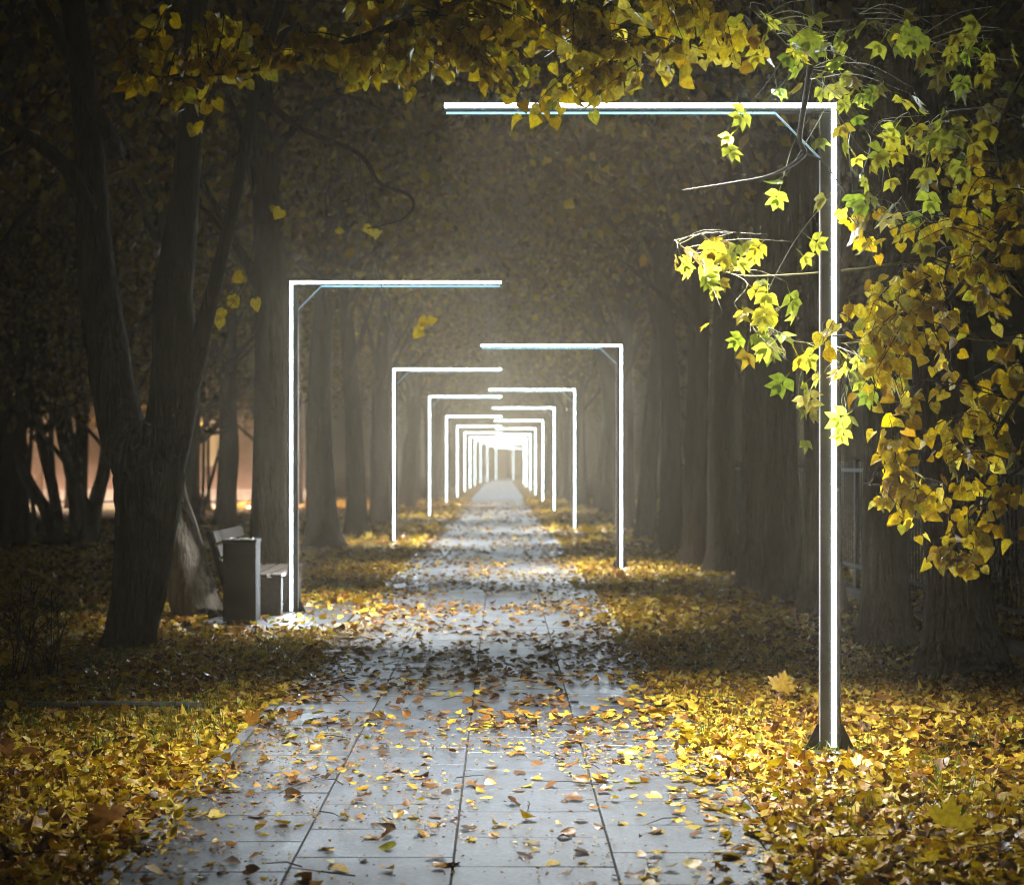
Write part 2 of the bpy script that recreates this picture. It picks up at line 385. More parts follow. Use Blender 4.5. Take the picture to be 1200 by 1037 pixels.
def gate(x, y, hand, label, group=None, h=1.0, detail=True):
    g = empty('light_gate', (x, y, 0), 0, (1, 1, h)); tag(g, label, 'light gate', group)
    for k in ('post', 'arm', 'front_strip', 'inner_strip', 'brace', 'base_plate', 'under_strip'): link(k.rstrip('_'), GM[hand, k], None, g)
    if detail:
        for rz, dx in ((0, .057), (math.pi, -.057)):
            o = link('gusset', gus, None, g); o.location = (dx, 0, .012); o.rotation_euler = (0, 0, rz)
        for bx in (-.11, .11):
            for by in (-.09, .09): o = link('bolt', bolt, None, g); o.location = (bx, by, 0)
    def led(name, size, sy, watts, col, spread, loc, rot):
        ld = bpy.data.lights.get(name)
        if ld is None:
            ld = bpy.data.lights.new(name, 'AREA'); ld.shape = 'RECTANGLE'; ld.size = size; ld.size_y = sy
            ld.energy = watts; ld.spread = spread; ld.color = col
        lo = bpy.data.objects.new(name, ld); COL.objects.link(lo); lo.parent = g; lo.location = loc; lo.rotation_euler = rot
    led('downlight', 1.66, .02, ARM_W, (.97, .95, .92), R(92), (hand*1.23, 0, GH-.0525), (0, 0, 0))
    cold = (.82, .93, 1.0)
    led('post_light', .029, GH-.1, STRIP*math.pi*.029*(GH-.1), cold, R(170), (-hand*.016, -.0375, GH/2-.02), (R(-90), 0, 0))
    led('arm_light', 2.06, .027, STRIP*math.pi*.027*2.06, cold, R(170), (hand*1.03, -.0375, GH-.017), (R(-90), 0, 0))
RX, LX = 1.78, -2.2
ORD = ('first', 'second', 'third', 'fourth', 'fifth', 'sixth', 'seventh', 'eighth', 'ninth')
gate(RX, 8.8, -1, 'tall light gate whose post stands among yellow leafy branches and bright fallen leaves', None, .99)
gate(LX, 17.1, 1, 'tall light gate standing right beside the park bench and litter bin', None, .985)
gR = 'light gates with posts on the fence side of the path'; gL = 'light gates with posts on the bench side of the path'
lR = 'small glowing light gate deep in the mist, post on the fence side'
lL = 'small glowing light gate deep in the mist, post on the bench side'
for k, y in enumerate((24.4, 40, 55.5, 71, 86.5, 102)): gate(RX, y, -1, lR if k > 3 else '%s white light gate on the fence side counting from the leaf-wrapped gate' % ORD[k+1], gR, (.95, .97, 1, 1, 1, 1)[k], k < 3)
for k, y in enumerate((33.3, 49.8, 65, 81, 97, 113)): gate(LX, y, 1, lL if k > 3 else '%s white light gate on the bench side counting from the one beside the bench' % ORD[k+1], gL, (1, 1.04, 1, 1, 1, 1)[k], k < 3)
for x, y in ((-2.1, 128), (-1.85, 143), (-1.4, 158), (-.6, 176)): gate(x, y, 1, 'tiny glowing light gate at the far bend of the alley, arm towards the fence', 'light gates at the far bend, arm towards the fence', 1, False)
for x, y in ((1.75, 117), (1.8, 132), (2.0, 148), (1.2, 172), (2.6, 186)): gate(x, y, -1, 'tiny glowing light gate at the far bend of the alley, arm away from the fence', 'light gates at the far bend, arm away from the fence', 1, False)

# ------------------------------------------------------------------ leaves
def heart(fold, curl, twist=0., wid=1.):
    v = [(0, .04), (0, .36), (0, .7), (0, 1.02)]
    r = [(.26, -.1), (.5, .12), (.47, .42), (.25, .74)]
    P2 = v + r + [(-x, y) for x, y in r]
    V = np.array([(x*wid, y, fold*abs(x)*2*.35 + curl*(y-.3)**2 + twist*x*(y-.2)) for x, y in P2])
    T = [(0,4,5),(0,5,6),(0,6,1),(1,6,7),(1,7,2),(2,7,3),(0,9,8),(0,10,9),(0,1,10),(1,11,10),(1,2,11),(2,3,11)]
    return V, np.array(T)
def lance(fold, curl, wid=.4):
    v = [(0, 0), (0, .35), (0, .7), (0, 1.05)]; r = [(wid*.8, .22), (wid, .45), (wid*.55, .72)]
    P2 = v + r + [(-x, y) for x, y in r]
    V = np.array([(x, y, fold*abs(x)*.7 + curl*(y-.3)**2) for x, y in P2])
    T = [(0,4,1),(1,4,5),(1,5,2),(2,5,6),(2,6,3),(0,1,7),(1,8,7),(1,2,8),(2,9,8),(2,3,9)]
    return V, np.array(T)
def maple(curl=.25):
    o = [(0,0),(.1,.05),(.42,-.05),(.36,.12),(.62,.2),(.5,.3),(.66,.52),(.42,.48),(.4,.6),(.2,.5),(.24,.8),(.12,.76),(0,1.02)]
    o = o + [(-x, y) for x, y in o[-2:0:-1]]
    V = [(0, .25)] + o; n = len(o)
    V = np.array([(x, y, curl*(x*x+(y-.3)**2) + .04*math.sin(9*x+7*y)) for x, y in V])
    return V, np.array([(0, 1+k, 1+(k+1) % n) for k in range(n)])
def compound(seed):   # ash-leaved maple: three to five toothed leaflets on one stalk
    g = np.random.default_rng(seed); Vs = []; Ts = []; n = 0
    def put(V, T):
        nonlocal n; Vs.append(V); Ts.append(T+n); n += len(V)
    k = 5 if seed % 2 else 3
    spots = [(0, .45, 0)] + [(s, .42, s*g.uniform(.7, 1.0)) for s in (1, -1)] + ([(s, .15, s*g.uniform(.8, 1.2)) for s in (1, -1)] if k == 5 else [])
    for s, y, a in spots:
        V, T = lance(g.uniform(.1, .6), g.uniform(-.5, .1), g.uniform(.26, .36)); V = V*.58
        c, sn = math.cos(-a), math.sin(-a); V = np.stack([V[:, 0]*c - V[:, 1]*sn, V[:, 0]*sn + V[:, 1]*c + y, V[:, 2]], 1); put(V, T)
    st = np.array([(-.012, -.1, 0), (.012, -.1, 0), (.008, .5, 0), (-.008, .5, 0)]); put(st, np.array([(0, 1, 2), (0, 2, 3)]))
    return np.concatenate(Vs), np.concatenate(Ts)
HEARTS = [heart(.5, -.3, .2), heart(.1, .3, -.3), heart(.9, -.1), heart(-.3, -.5, .3, .9), heart(.3, .15, 0, 1.05), heart(.7, -.6, -.3, .85)]
LANCES = [lance(.4, -.3), lance(.1, .35, .33), lance(.6, .1, .45)]
MAPLES = [maple(.3), maple(-.25)]
COMPS = [compound(k) for k in range(5)]
FLAT = [heart(.15, .25, .2), heart(-.1, -.3, -.2), heart(.35, .1, .4, .85), heart(.8, .4, 0, .8), heart(-.35, .5, .3), heart(.05, .8, -.5, .9)]

CURLED = [heart(1.6, 1.2, .6, .7), heart(-1.2, 1.5, -.8, .8), heart(1.2, -1.4, .9, .6), lance(.9, .8, .3), lance(-.8, -1., .25)]

def rot_mats(y, n):   # columns x,y,z from tip direction y and approximate normal n
    y = y/np.linalg.norm(y, axis=1)[:, None]; x = np.cross(y, n); x /= np.linalg.norm(x, axis=1)[:, None]+1e-9
    return np.stack([x, y, np.cross(x, y)], -1)
def scatter(name, templates, pick, pos, mats, scale, cols, mat, parent=None):
    Vs, Ts, Cs, n = [], [], [], 0
    for k, (V, T) in enumerate(templates):
        ids = np.nonzero(pick == k)[0]
        if not len(ids): continue
        v = np.einsum('nij,vj->nvi', mats[ids], V)*scale[ids][:, None, None] + pos[ids][:, None]
        Vs.append(v.reshape(-1, 3)); Ts.append((T[None] + (np.arange(len(ids))*len(V))[:, None, None] + n).reshape(-1, 3))
        Cs.append(np.repeat(cols[ids], len(V), 0)); n += len(ids)*len(V)
    return link(name, mesh_np(name, np.concatenate(Vs), np.concatenate(Ts), True, np.concatenate(Cs)), mat, parent)
def ground_mats(n, tilt):
    a = rng.uniform(0, 2*np.pi, n); y = np.stack([np.cos(a), np.sin(a), rng.normal(0, tilt*.6, n)], 1)
    nm = np.stack([rng.normal(0, tilt, n), rng.normal(0, tilt, n), np.where(rng.random(n) < .5, 1, -1)*np.ones(n)], 1)
    return rot_mats(y, nm)
PAL = np.array([(.70,.53,.05),(.62,.43,.035),(.50,.31,.025),(.36,.17,.02),(.2,.09,.02),(.09,.045,.016),(.66,.48,.07),(.42,.42,.05),(.62,.34,.05)])
PW = np.array([.28,.23,.14,.1,.07,.04,.07,.03,.04])
def pal(n, w=None):
    w = PW if w is None else np.asarray(w, float); w = w/w.sum()
    c = PAL[rng.choice(len(PAL), n, p=w)]*rng.uniform(.75, 1.2, (n, 1)); return np.clip(c, 0, .8)
def vn(x, y):   # smooth clump noise
    return np.sin(x*1.9+1.3*np.sin(y*.8)) * np.sin(y*1.3+1.1*np.sin(x*1.1)) + .5*np.sin(4.1*x+2.2*y)*np.sin(3.3*y-1.7*x)
def lit_cols(X, Y):
    a = pal(len(X)); b = pal(len(X), (.06, .12, .18, .22, .22, .16, .01, .02, .05))
    m = rng.random(len(X)) < np.clip(.3 + .33*vn(X*1.1+3, Y*.9), .05, .85)
    return np.where(m[:, None], b, a)
def litter(name, y0, y1, dens, half, size, label, tilt):
    ar = 0
    n = int((y1-y0)*2*half*dens)
    X = rng.uniform(-half, half, n); Y = rng.uniform(y0, y1, n)
    ok = (np.abs(X+.2) < .345*Y+1.0)
    edge = np.maximum(PL+.03 - X, X - (PR-.03)) + .12*vn(X*2, Y*2)
    ok &= (edge > 0) & (rng.random(n) < np.clip(.45+edge*2.2, 0, 1))
    ok &= (X < 5.2+rng.uniform(-1, 6, n)) & (X > -5.5-rng.uniform(0, 6, n))
    ok &= ~((X < PL-.1) & (X > -3) & (Y > 15.4) & (Y < 18.4) & (rng.random(n) < .75))
    X, Y = X[ok], Y[ok]; n = len(X)
    Z = gz(X, Y) + rng.uniform(.004, .04, n)
    T = FLAT + MAPLES + CURLED
    pick = rng.choice(len(T), n, p=[.105]*6+[.02]*2+[.066]*5)
    sc = size*np.clip(np.exp(rng.normal(0, .35, n)), .4, 1.9)*np.where((pick >= 6) & (pick < 8), 1.6, 1)
    o = scatter(name, T, pick, np.stack([X, Y, Z], 1), ground_mats(n, tilt), sc, lit_cols(X, Y), M['litter'])
    tag(o, label, 'leaves', None, 'stuff')
litter('leaf_litter', 4.6, 14.5, 1300, 5.8, .041, 'thick carpet of fallen yellow and brown leaves beside the path', .6)
litter('leaf_litter', 14.5, 30, 320, 9, .056, 'fallen leaves spread under the trees along the middle of the alley', .7)
litter('leaf_litter', 30, 75, 34, 13, .12, 'fallen leaves thinning out along the far alley', .4)

def grass(name, spots, label):
    g = np.random.default_rng(5); V = []; T = []; C = []; n = 0
    for cx, cy, r, cnt in spots:
        for _ in range(cnt):
            x, y = cx+g.normal(0, r), cy+g.normal(0, r)
            if PL-.08 < x < PR+.08: continue
            z = float(gz(x, y)); h = g.uniform(.05, .14); a = g.uniform(0, 6.28); dx, dy = math.cos(a), math.sin(a); b = g.uniform(.2, .8)*h; w_ = .0022
            V += [(x-dy*w_, y+dx*w_, z), (x+dy*w_, y-dx*w_, z), (x+dx*b*.4-dy*w_*.8, y+dy*b*.4+dx*w_*.8, z+h*.6), (x+dx*b*.4+dy*w_*.8, y+dy*b*.4-dx*w_*.8, z+h*.6), (x+dx*b, y+dy*b, z+h)]
            T += [(n, n+1, n+3), (n, n+3, n+2), (n+2, n+3, n+4)]; n += 5
            C += [(g.uniform(.07, .16), g.uniform(.16, .26), .03)]*5
    tag(link(name, mesh_np(name, V, np.array(T), True, np.array(C)), M['litter']), label, 'grass', None, 'stuff')
grass('grass', [(rng.uniform(-3.6, -1.6), rng.uniform(6.5, 15), .12, 60) for _ in range(34)] + [(-1.9, 10.2, .22, 300), (-2.4, 9.8, .3, 250), (-1.75, 9.4, .15, 150)] + [(rng.uniform(1.2, 4), rng.uniform(6, 15), .12, 55) for _ in range(34)] + [(rng.uniform(-9, -3), rng.uniform(15, 27), .3, 90) for _ in range(60)], 'short green grass tufts poking through the leaf litter')
mb = MB()
for _ in range(130):
    x = rng.uniform(-3.8, 3.8); y = rng.uniform(5, 13); a = rng.uniform(0, 6.28); L_ = rng.uniform(.08, .32)
    z = .012 if PL < x < PR else float(gz(x, y))+.045
    mb.tube([(x, y, z), (x+math.cos(a)*L_*.5+.01, y+math.sin(a)*L_*.5, z+rng.uniform(0, .02)), (x+math.cos(a)*L_, y+math.sin(a)*L_, z+.004)], [.003, .0025, .0012], 4)
tag(mb.build('twig_litter', M['twig']), 'thin broken twigs lying among the fallen leaves', 'twigs', None, 'stuff')

# leaves lying on the paving: the rest as stuff, the largest as single things
def path_scatter(y0, y1, dens, size, w, clump=0.):
    n = int((y1-y0)*(PR-PL)*dens); X = rng.uniform(PL, PR, n); Y = rng.uniform(y0, y1, n)
    e = np.minimum(X-PL, PR-X)
    p = np.clip(.45 + .5*vn(X*1.3, Y*1.1) + .9*np.exp(-e/.16), .08, 1)
    k = rng.random(n) < p; X, Y = X[k], Y[k]
    return X, Y, size*rng.uniform(.6, 1.2, len(X)), pal(len(X), w)
A = [path_scatter(9.6, 18, 210, .066, (.05,.08,.12,.2,.34,.4,.01,.02,.03)), path_scatter(18, 32, 120, .066, (.08,.1,.14,.2,.28,.32,.02,.02,.03)), path_scatter(32, 70, 30, .09, (.08,.1,.14,.2,.28,.32,.02,.02,.03)),  # weighted to dark browns: backlit silhouettes put into the leaf colour
     path_scatter(4.8, 10, 620, .016, (.05,.1,.15,.2,.25,.3,.05,0,.1)), path_scatter(4.8, 9.6, 70, .045, (.1,.15,.2,.2,.2,.2,.02,.02,.05))]
# drift of leaves swept onto the left edge
n = 900; X = PL + rng.exponential(.28, n) - .1; Y = rng.uniform(10.6, 16, n); k = (X < 0); A.append((X[k], Y[k], .06*rng.uniform(.6, 1.2, k.sum()), pal(k.sum(), (.1,.15,.2,.2,.2,.2,.02,.02,.05))))
n = 500; X = PR - rng.exponential(.2, n) + .05; Y = rng.uniform(4.8, 13, n); k = (X > 0); A.append((X[k], Y[k], .06*rng.uniform(.6, 1.2, k.sum()), pal(k.sum())))
X, Y, sc, cc = [np.concatenate([a[i] for a in A]) for i in range(4)]
n = len(X); pick = rng.integers(0, 6, n)
o = scatter('path_leaves', FLAT, pick, np.stack([X, Y, .004+rng.uniform(0, .012, n)], 1), ground_mats(n, .3), sc, cc, M['litter'])
tag(o, 'small wet leaves and crumbs scattered over the paving slabs', 'leaves', None, 'stuff')
def leaf_mesh(name, VT, mat):
    V, T = VT; me = mesh_np(name, V, T, True); me.materials.append(mat); return me
FM = [leaf_mesh('fallen_leaf', t, M['fallen']) for t in FLAT]; MM = [leaf_mesh('maple_leaf', t, M['fallen']) for t in MAPLES]
def put_leaf(me, name, pos, mat3, s, col, parent=None):
    o = bpy.data.objects.new(name, me); COL.objects.link(o)
    mw = Matrix([[*(mat3[i]*s), pos[i]] for i in range(3)] + [[0, 0, 0, 1]])
    o.matrix_basis = mw; o.color = (*col, 1)
    if parent is not None: o.parent = parent
    return o
n = 290; X = rng.uniform(PL+.03, PR-.03, n); Y = 4.9 + 5.3*rng.random(n)**1.1
G = ground_mats(n, .28); C = pal(n, (.1,.12,.18,.22,.26,.26,.02,.05,.04))
for k in range(n):
    o = put_leaf(FM[k % 6], 'fallen_leaf', (X[k], Y[k], .010), G[k], random.uniform(.05, .085), C[k])
    tag(o, 'single fallen leaf lying on the wet paving of the path', 'leaf', 'fallen leaves on the near paving')
p = P(1112, 1002, gy(1002)-.02)
o = put_leaf(leaf_mesh('maple_leaf', MAPLES[0], M['fleaf']), 'maple_leaf', (p.x, p.y, .11), rot_mats(np.array([[.25, .7, .45]]), np.array([[.1, -.6, .8]]))[0], .17, (.78, .64, .06))
tag(o, 'large yellow maple leaf propped up on the dark leaf litter', 'leaf')
p = P(130, 975, gy(985)); o = put_leaf(MM[1], 'maple_leaf', (p.x, p.y, .07), rot_mats(np.array([[-.5, .5, .4]]), np.array([[.1, -.7, .7]]))[0], .16, (.38, .17, .03))
tag(o, 'large orange brown maple leaf on the litter at the path edge', 'leaf')
p = P(915, 812, gy(822)); o = put_leaf(MM[1], 'maple_leaf', (p.x, p.y, .07), rot_mats(np.array([[.2, .3, .6]]), np.array([[.1, -.9, .3]]))[0], .16, (.5, .32, .04))
tag(o, 'ochre maple leaf standing on the litter behind the nearest gate post', 'leaf')

# ------------------------------------------------------------------ generic trees of the rows
def trunk_rings(h, r, lean=(0, 0), n=40, seed=0, flare=.65):
    g = np.random.default_rng(seed); z = np.r_[np.linspace(-.15, 1.2, 14), np.linspace(1.2, h, n)[1:]]
    t = np.clip(z/h, 0, 1)
    x = lean[0]*t + .1*np.sin(t*5+g.uniform(0, 6))*t*3; y = lean[1]*t + .1*np.sin(t*4+g.uniform(0, 6))*t*3
    rad = r*(1-.72*t**1.1) * (1+flare*np.exp(-np.clip(z, 0, 9)/.26))
    return np.stack([x, y, z], 1), rad
def crown_data(seed, h, nclump, per, rmax, zlo, size, base=None):
    g = np.random.default_rng(seed)
    cl = []
    while len(cl) < nclump:
        p = g.normal(0, 1, 3); p /= np.linalg.norm(p); p *= g.uniform(.45, 1)
        q = np.array([p[0]*rmax, p[1]*rmax, zlo + (p[2]*.5+.5)*(h-zlo)])
        if math.hypot(q[0], q[1]) > 1.2 or q[2] > h-3: cl.append(q)
    cl = np.array(cl)
    pos = np.repeat(cl, per, 0) + g.normal(0, 1, (nclump*per, 3))*np.array([.55, .55, .38])
    return cl, pos
CROWNPAL = np.array([(.36,.28,.04),(.46,.34,.04),(.24,.19,.03),(.14,.13,.03),(.3,.17,.03),(.14,.075,.02)])
TREE = []
for k in range(4):
    h = (11.5, 12.5, 13.5, 12)[k]
    mb = MB(); pts, rad = trunk_rings(h*.85, .25, ((.5, .3), (-.4, .4), (.2, -.5), (-.3, -.3))[k], 40, k)
    mb.tube(pts, rad, 28, k, .03); tm = mb.mesh('trunk'); tm.materials.append(M['bark'])
    cl, pos = crown_data(20+k, h+1.5, 62, 62, 3.6, 4.6, .1)
    mb = MB(); g = np.random.default_rng(k)
    for c in cl[::3]:
        zb = max(3.2, c[2]-g.uniform(1, 2.6)); i = np.argmin(np.abs(pts[:, 2]-min(zb, h*.8))); b = pts[i]
        mid = (b+c)/2 + np.array([0, 0, g.uniform(-.1, .5)]); pp = smooth_path([b, mid, c], 9)
        mb.tube(pp, np.linspace(rad[i]*.4, .012, 9), 6, int(c[2]*100))
    lm = mb.mesh('limb'); lm.materials.append(M['bark'])
    n = len(pos); y = np.stack([g.normal(0, .7, n), g.normal(0, .7, n), -np.ones(n)*.8], 1); nm = g.normal(0, 1, (n, 3)); nm[:, 1] -= .3
    V = []
    pick = g.integers(0, 3, n)
    o = scatter('crown', LANCES, pick, pos, rot_mats(y, nm), .16*g.uniform(.6, 1.2, n), CROWNPAL[g.integers(0, 6, n)]*g.uniform(.5, 1.5, (n, 1)), M['crown'])
    cm = o.data; bpy.data.objects.remove(o)
    TREE.append((tm, lm, cm))
ti = 0
def tree(x, y, r, label, group, k=None, rz=None, sz=1., name='park_tree', tilt=(0, 0), mat=None, zoff=0.):
    global ti; ti += 1
    k = ti % 4 if k is None else k; tm, lm, cm = TREE[k]
    e = empty(name, (x, y, gz(x, y)), 0, (1, 1, sz)); tag(e, label, 'tree', group)
    rz = random.uniform(0, 6.28) if rz is None else rz
    s = r/.25
    a = link('trunk', tm, None, e); a.rotation_euler = (tilt[0], tilt[1], rz); a.scale = (s, s, 1)
    b = link('limb', lm, None, e); b.rotation_euler = (0, 0, rz)
    c = link('crown', cm, None, e); c.rotation_euler = (0, 0, rz)
    b.scale = c.scale = (1, 1, 1)
    return e
gRow = 'trees in the row on the fence side of the path'; lRow = 'tree deep in the mist in the row on the fence side of the path'
gRowL = 'trees in the row on the bench side of the path'; lRowL = 'tree deep in the mist in the row on the bench side of the path'
for q_, (px, py, w, rz) in enumerate(((1127, 790, 74, .3), (1037, 756, 52, 2.), (962, 718, 46, 4), (922, 705, 42, 1.), (884, 690, 36, 5), (848, 672, 33, 2.6), (816, 660, 31, .9), (786, 642, 27, 3.6), (757, 632, 22, 4.4))):
    Y = gy(py); X = (px-VX)/F_PX*Y
    tree(X, Y, w/F_PX*Y/2, '%s tree of the fence-side row counting away from the leaf-wrapped light gate' % ORD[q_], gRow, rz=rz)
y = 40
while y < 200:
    tree(3.3+random.uniform(-.3, .3), y, random.uniform(.2, .28), lRow, gRow); y += random.uniform(4, 7) * (1 if y < 90 else 2)
for q_, (px, py, w, rz, tl) in enumerate(((317, 692, 50, .5, (0, 0)), (380, 641, 36, 1.5, (0, .05)), (418, 627, 24, 2, (0, .03)), (447, 612, 22, 3, (0, 0)))):
    Y = gy(py); X = (px-VX)/F_PX*Y
    tree(X, Y, w/F_PX*Y/2, ('broad tree trunk standing directly behind the bench and its light gate', 'slightly leaning trunk first beyond the light gate beside the bench', 'second trunk beyond the light gate beside the bench', 'third trunk beyond the light gate beside the bench')[q_], gRowL, rz=rz, tilt=tl)
y = 50
while y < 200:
    tree(-3.7+random.uniform(-.3, .3), y, random.uniform(.2, .28), lRowL, gRowL); y += random.uniform(4, 7) * (1 if y < 90 else 2)
for (x, y) in ((7.5, 19), (9, 27), (6.8, 34), (11, 38), (7.2, 45), (9.5, 56), (7, 66), (13, 60), (8, 80), (11, 95), (8, 115), (10, 140), (7, 165)):
    tree(x, y, random.uniform(.18, .28), 'dark tree standing in the gloom behind the iron fence', 'trees behind the fence')
for (x, y) in ((-7.2, 42), (-9.2, 47), (-6.3, 55), (-11, 58), (-8.3, 66), (-6.9, 20.5), (-5.4, 27), (-9.5, 25), (-13.5, 52), (-16, 60), (-6.8, 78), (-10, 90), (-15, 82), (-7, 105), (-9, 130), (-7, 160), (-20, 70)):
    tree(x, y, random.uniform(.14, .24), 'slim tree on the open lawn in front of the lit wall', 'trees on the lawn')
for (x, y) in ((-13.2, 44), (-14.6, 47), (-12.2, 41.5), (-15.5, 51), (-11.2, 39), (-16.5, 54), (-8.6, 46), (-9.6, 52), (-8.1, 43.5), (-10.3, 57), (-6.9, 48), (-12.9, 60)):
    e_ = tree(x, y, random.uniform(.05, .09), 'thin sapling among the lawn trees against the lit wall', 'saplings on the lawn', sz=.62, tilt=(random.gauss(0, .05), random.gauss(0, .08)))
for (x, y) in ((-9, 205), (-5.5, 212), (-2, 208), (1, 215), (4.5, 207), (8, 212), (12, 206), (-13, 210), (6.5, 222), (-3.5, 224), (2.8, 226)):
    tree(x, y, .3, 'distant tree closing the far end of the alley', 'trees at the far end')

# ------------------------------------------------------------------ forked tree on the left
def px_stem(mb, pts, Y0, dy=0., sides=30, seed=0, n=40, ridge=.03):
    """pts: (x centre, y, width px)"""
    q = []; r = []
    m = len(pts)
    for i, (x, y, w) in enumerate(pts):
        Y = Y0 + dy*i/(m-1); q.append(P(x, y, Y)); r.append(w/F_PX*Y/2)
    sp = smooth_path(q, n); rr = np.interp(np.linspace(0, m-1, n), np.arange(m), r)
    mb.tube(sp, rr, sides, seed, ridge); return sp, rr
def add_crown(root, k, loc, s=1., rz=0, limbs=True):
    if limbs:
        b = link('limb', TREE[k][1], None, root); b.location = loc; b.rotation_euler = (0, 0, rz); b.scale = (s, s, s)
    c = link('crown', TREE[k][2], None, root); c.location = loc; c.rotation_euler = (0, 0, rz); c.scale = (s, s, s)
def custom_tree(name, stems, Y0, label, mat, seed, group=None, crown=None):
    base = P(stems[0][0][0][0], stems[0][0][0][1], Y0); root = empty(name, (base.x, Y0, 0)); tag(root, label, 'tree', group)
    mb = MB(); px_stem(mb, stems[0][0], Y0, stems[0][1], seed=seed); inv(mb.build('trunk', mat, None, True), root)
    for i, (pts, dy, ys) in enumerate(stems[1:]):
        mb = MB(); px_stem(mb, pts, Y0+ys, dy, seed=seed+i+1, sides=20); inv(mb.build('stem', mat, None, True), root)
    if crown is not None: add_crown(root, crown[0], crown[1], crown[2], crown[3], crown[4])
    return root
YF = gy(760)
fork = custom_tree('forked_tree', [
    ([(148, 775, 84), (149, 760, 70), (152, 745, 63), (157, 720, 62), (163, 690, 64), (170, 620, 72), (174, 565, 84), (172, 535, 84), (186, 500, 60)], 0.),
    ([(176, 570, 62), (150, 520, 58), (134, 460, 50), (125, 400, 47), (116, 346, 46), (109, 270, 38), (105, 180, 34), (96, 90, 30), (80, -40, 26), (60, -250, 20), (30, -600, 9)], .8, 0),
    ([(180, 565, 66), (196, 510, 60), (205, 440, 58), (204, 380, 52), (203, 340, 46), (212, 270, 38), (220, 190, 32), (226, 100, 28), (235, -60, 24), (250, -300, 16), (270, -600, 8)], -.3, .05),
    ([(210, 470, 36), (228, 425, 28), (240, 380, 20), (255, 320, 16), (272, 250, 14), (286, 180, 14), (300, 110, 12), (330, 0, 10), (370, -150, 5)], -.6, 0),
    ([(104, 250, 22), (80, 200, 18), (40, 165, 15), (0, 140, 12), (-60, 90, 8), (-120, 60, 4)], -.8, .2),
    ([(300, 110, 12), (352, 150, 7), (420, 180, 6), (445, 215, 5), (478, 228, 4), (484, 243, 3.5), (470, 258, 2.5), (430, 268, 1.5)], -.8, -.5),
], YF, 'dark forked tree with three rising stems in front of the bench', M['bark'], 40, crown=(1, (.2, .3, .6), 1.0, 1.0, True))
YL = gy(719)
lean = custom_tree('leaning_tree', [([(236, 732, 66), (232, 715, 58), (222, 680, 53), (206, 620, 50), (192, 565, 47), (194, 510, 44), (203, 430, 40), (207, 350, 36), (216, 250, 32), (226, 100, 26), (240, -80, 20), (250, -300, 8)], .6)],
    YL, 'pale leaning tree trunk rising behind the forked tree beside the bench', M['bark2'], 60, crown=(2, (-1.2, .5, .4), 1., .4, False))
# lawn trees with crooked stems, far left
YC = 31.5
custom_tree('crooked_tree', [
    ([(12, 645, 70), (14, 632, 52), (12, 600, 44), (10, 560, 36), (16, 520, 26), (26, 470, 20), (32, 400, 16), (34, 300, 12), (30, 150, 6)], 0.),
    ([(8, 590, 34), (-4, 540, 24), (2, 480, 18), (12, 430, 14), (10, 350, 10), (0, 200, 6)], .3, .1)], 32, 'thick crooked tree at the lawn edge with a bent double stem', M['bark'], 70, crown=(0, (.3, 0, -1.2), .8, 0, True))
custom_tree('crooked_tree', [
    ([(64, 638, 34), (64, 625, 20), (52, 595, 15), (36, 568, 13), (24, 540, 12), (22, 500, 11), (30, 430, 9), (40, 330, 6)], 0.),
    ([(66, 630, 20), (64, 585, 13), (52, 530, 13), (42, 480, 12), (36, 420, 11), (30, 340, 8)], .3, .1),
    ([(64, 600, 12), (61, 550, 7), (60, 500, 6), (66, 430, 5), (70, 350, 4)], .3, .1)], 31, 'slender tree split low into three thin crossing stems', M['bark'], 80, crown=(2, (.2, .3, -1.3), .75, 1, True))
custom_tree('crooked_tree', [
    ([(96, 642, 44), (95, 628, 30), (92, 590, 23), (84, 545, 20), (72, 495, 18), (62, 450, 17), (52, 400, 15), (44, 330, 14), (36, 200, 8)], 0.),
    ([(92, 600, 20), (94, 540, 15), (95, 480, 13), (88, 420, 11), (80, 350, 12), (74, 220, 7)], .4, .1),
    ([(104, 632, 26), (112, 590, 18), (122, 550, 15), (126, 500, 13), (124, 430, 11), (130, 330, 8)], .5, .2)], 31.8, 'stout tree fanning into three leaning stems on the lawn', M['bark'], 90, crown=(3, (.6, .2, -1.4), .8, 2, True))
custom_tree('slim_tree', [([(230, 625, 22), (229, 612, 17), (226, 570, 14), (228, 520, 13), (229, 460, 12), (226, 380, 10), (222, 250, 7)], 0.)], 40, 'slim upright tree between the forked tree and the leaning trunk', M['bark'], 100, crown=(1, (0, 0, -.6), .8, 2, True))
custom_tree('slim_tree', [([(271, 632, 26), (271, 618, 18), (269, 580, 16), (272, 530, 16), (271, 470, 12), (273, 400, 9), (276, 280, 6)], 0.),
    ([(272, 500, 8), (262, 505, 5), (245, 508, 4), (235, 500, 2)], 0., -.1), ([(273, 470, 7), (285, 460, 5), (297, 445, 3), (300, 425, 2)], 0., -.1)], 38, 'slim tree with bare side twigs standing behind the litter bin', M['bark'], 110, crown=(0, (0, 0, -.4), .8, 4, True))

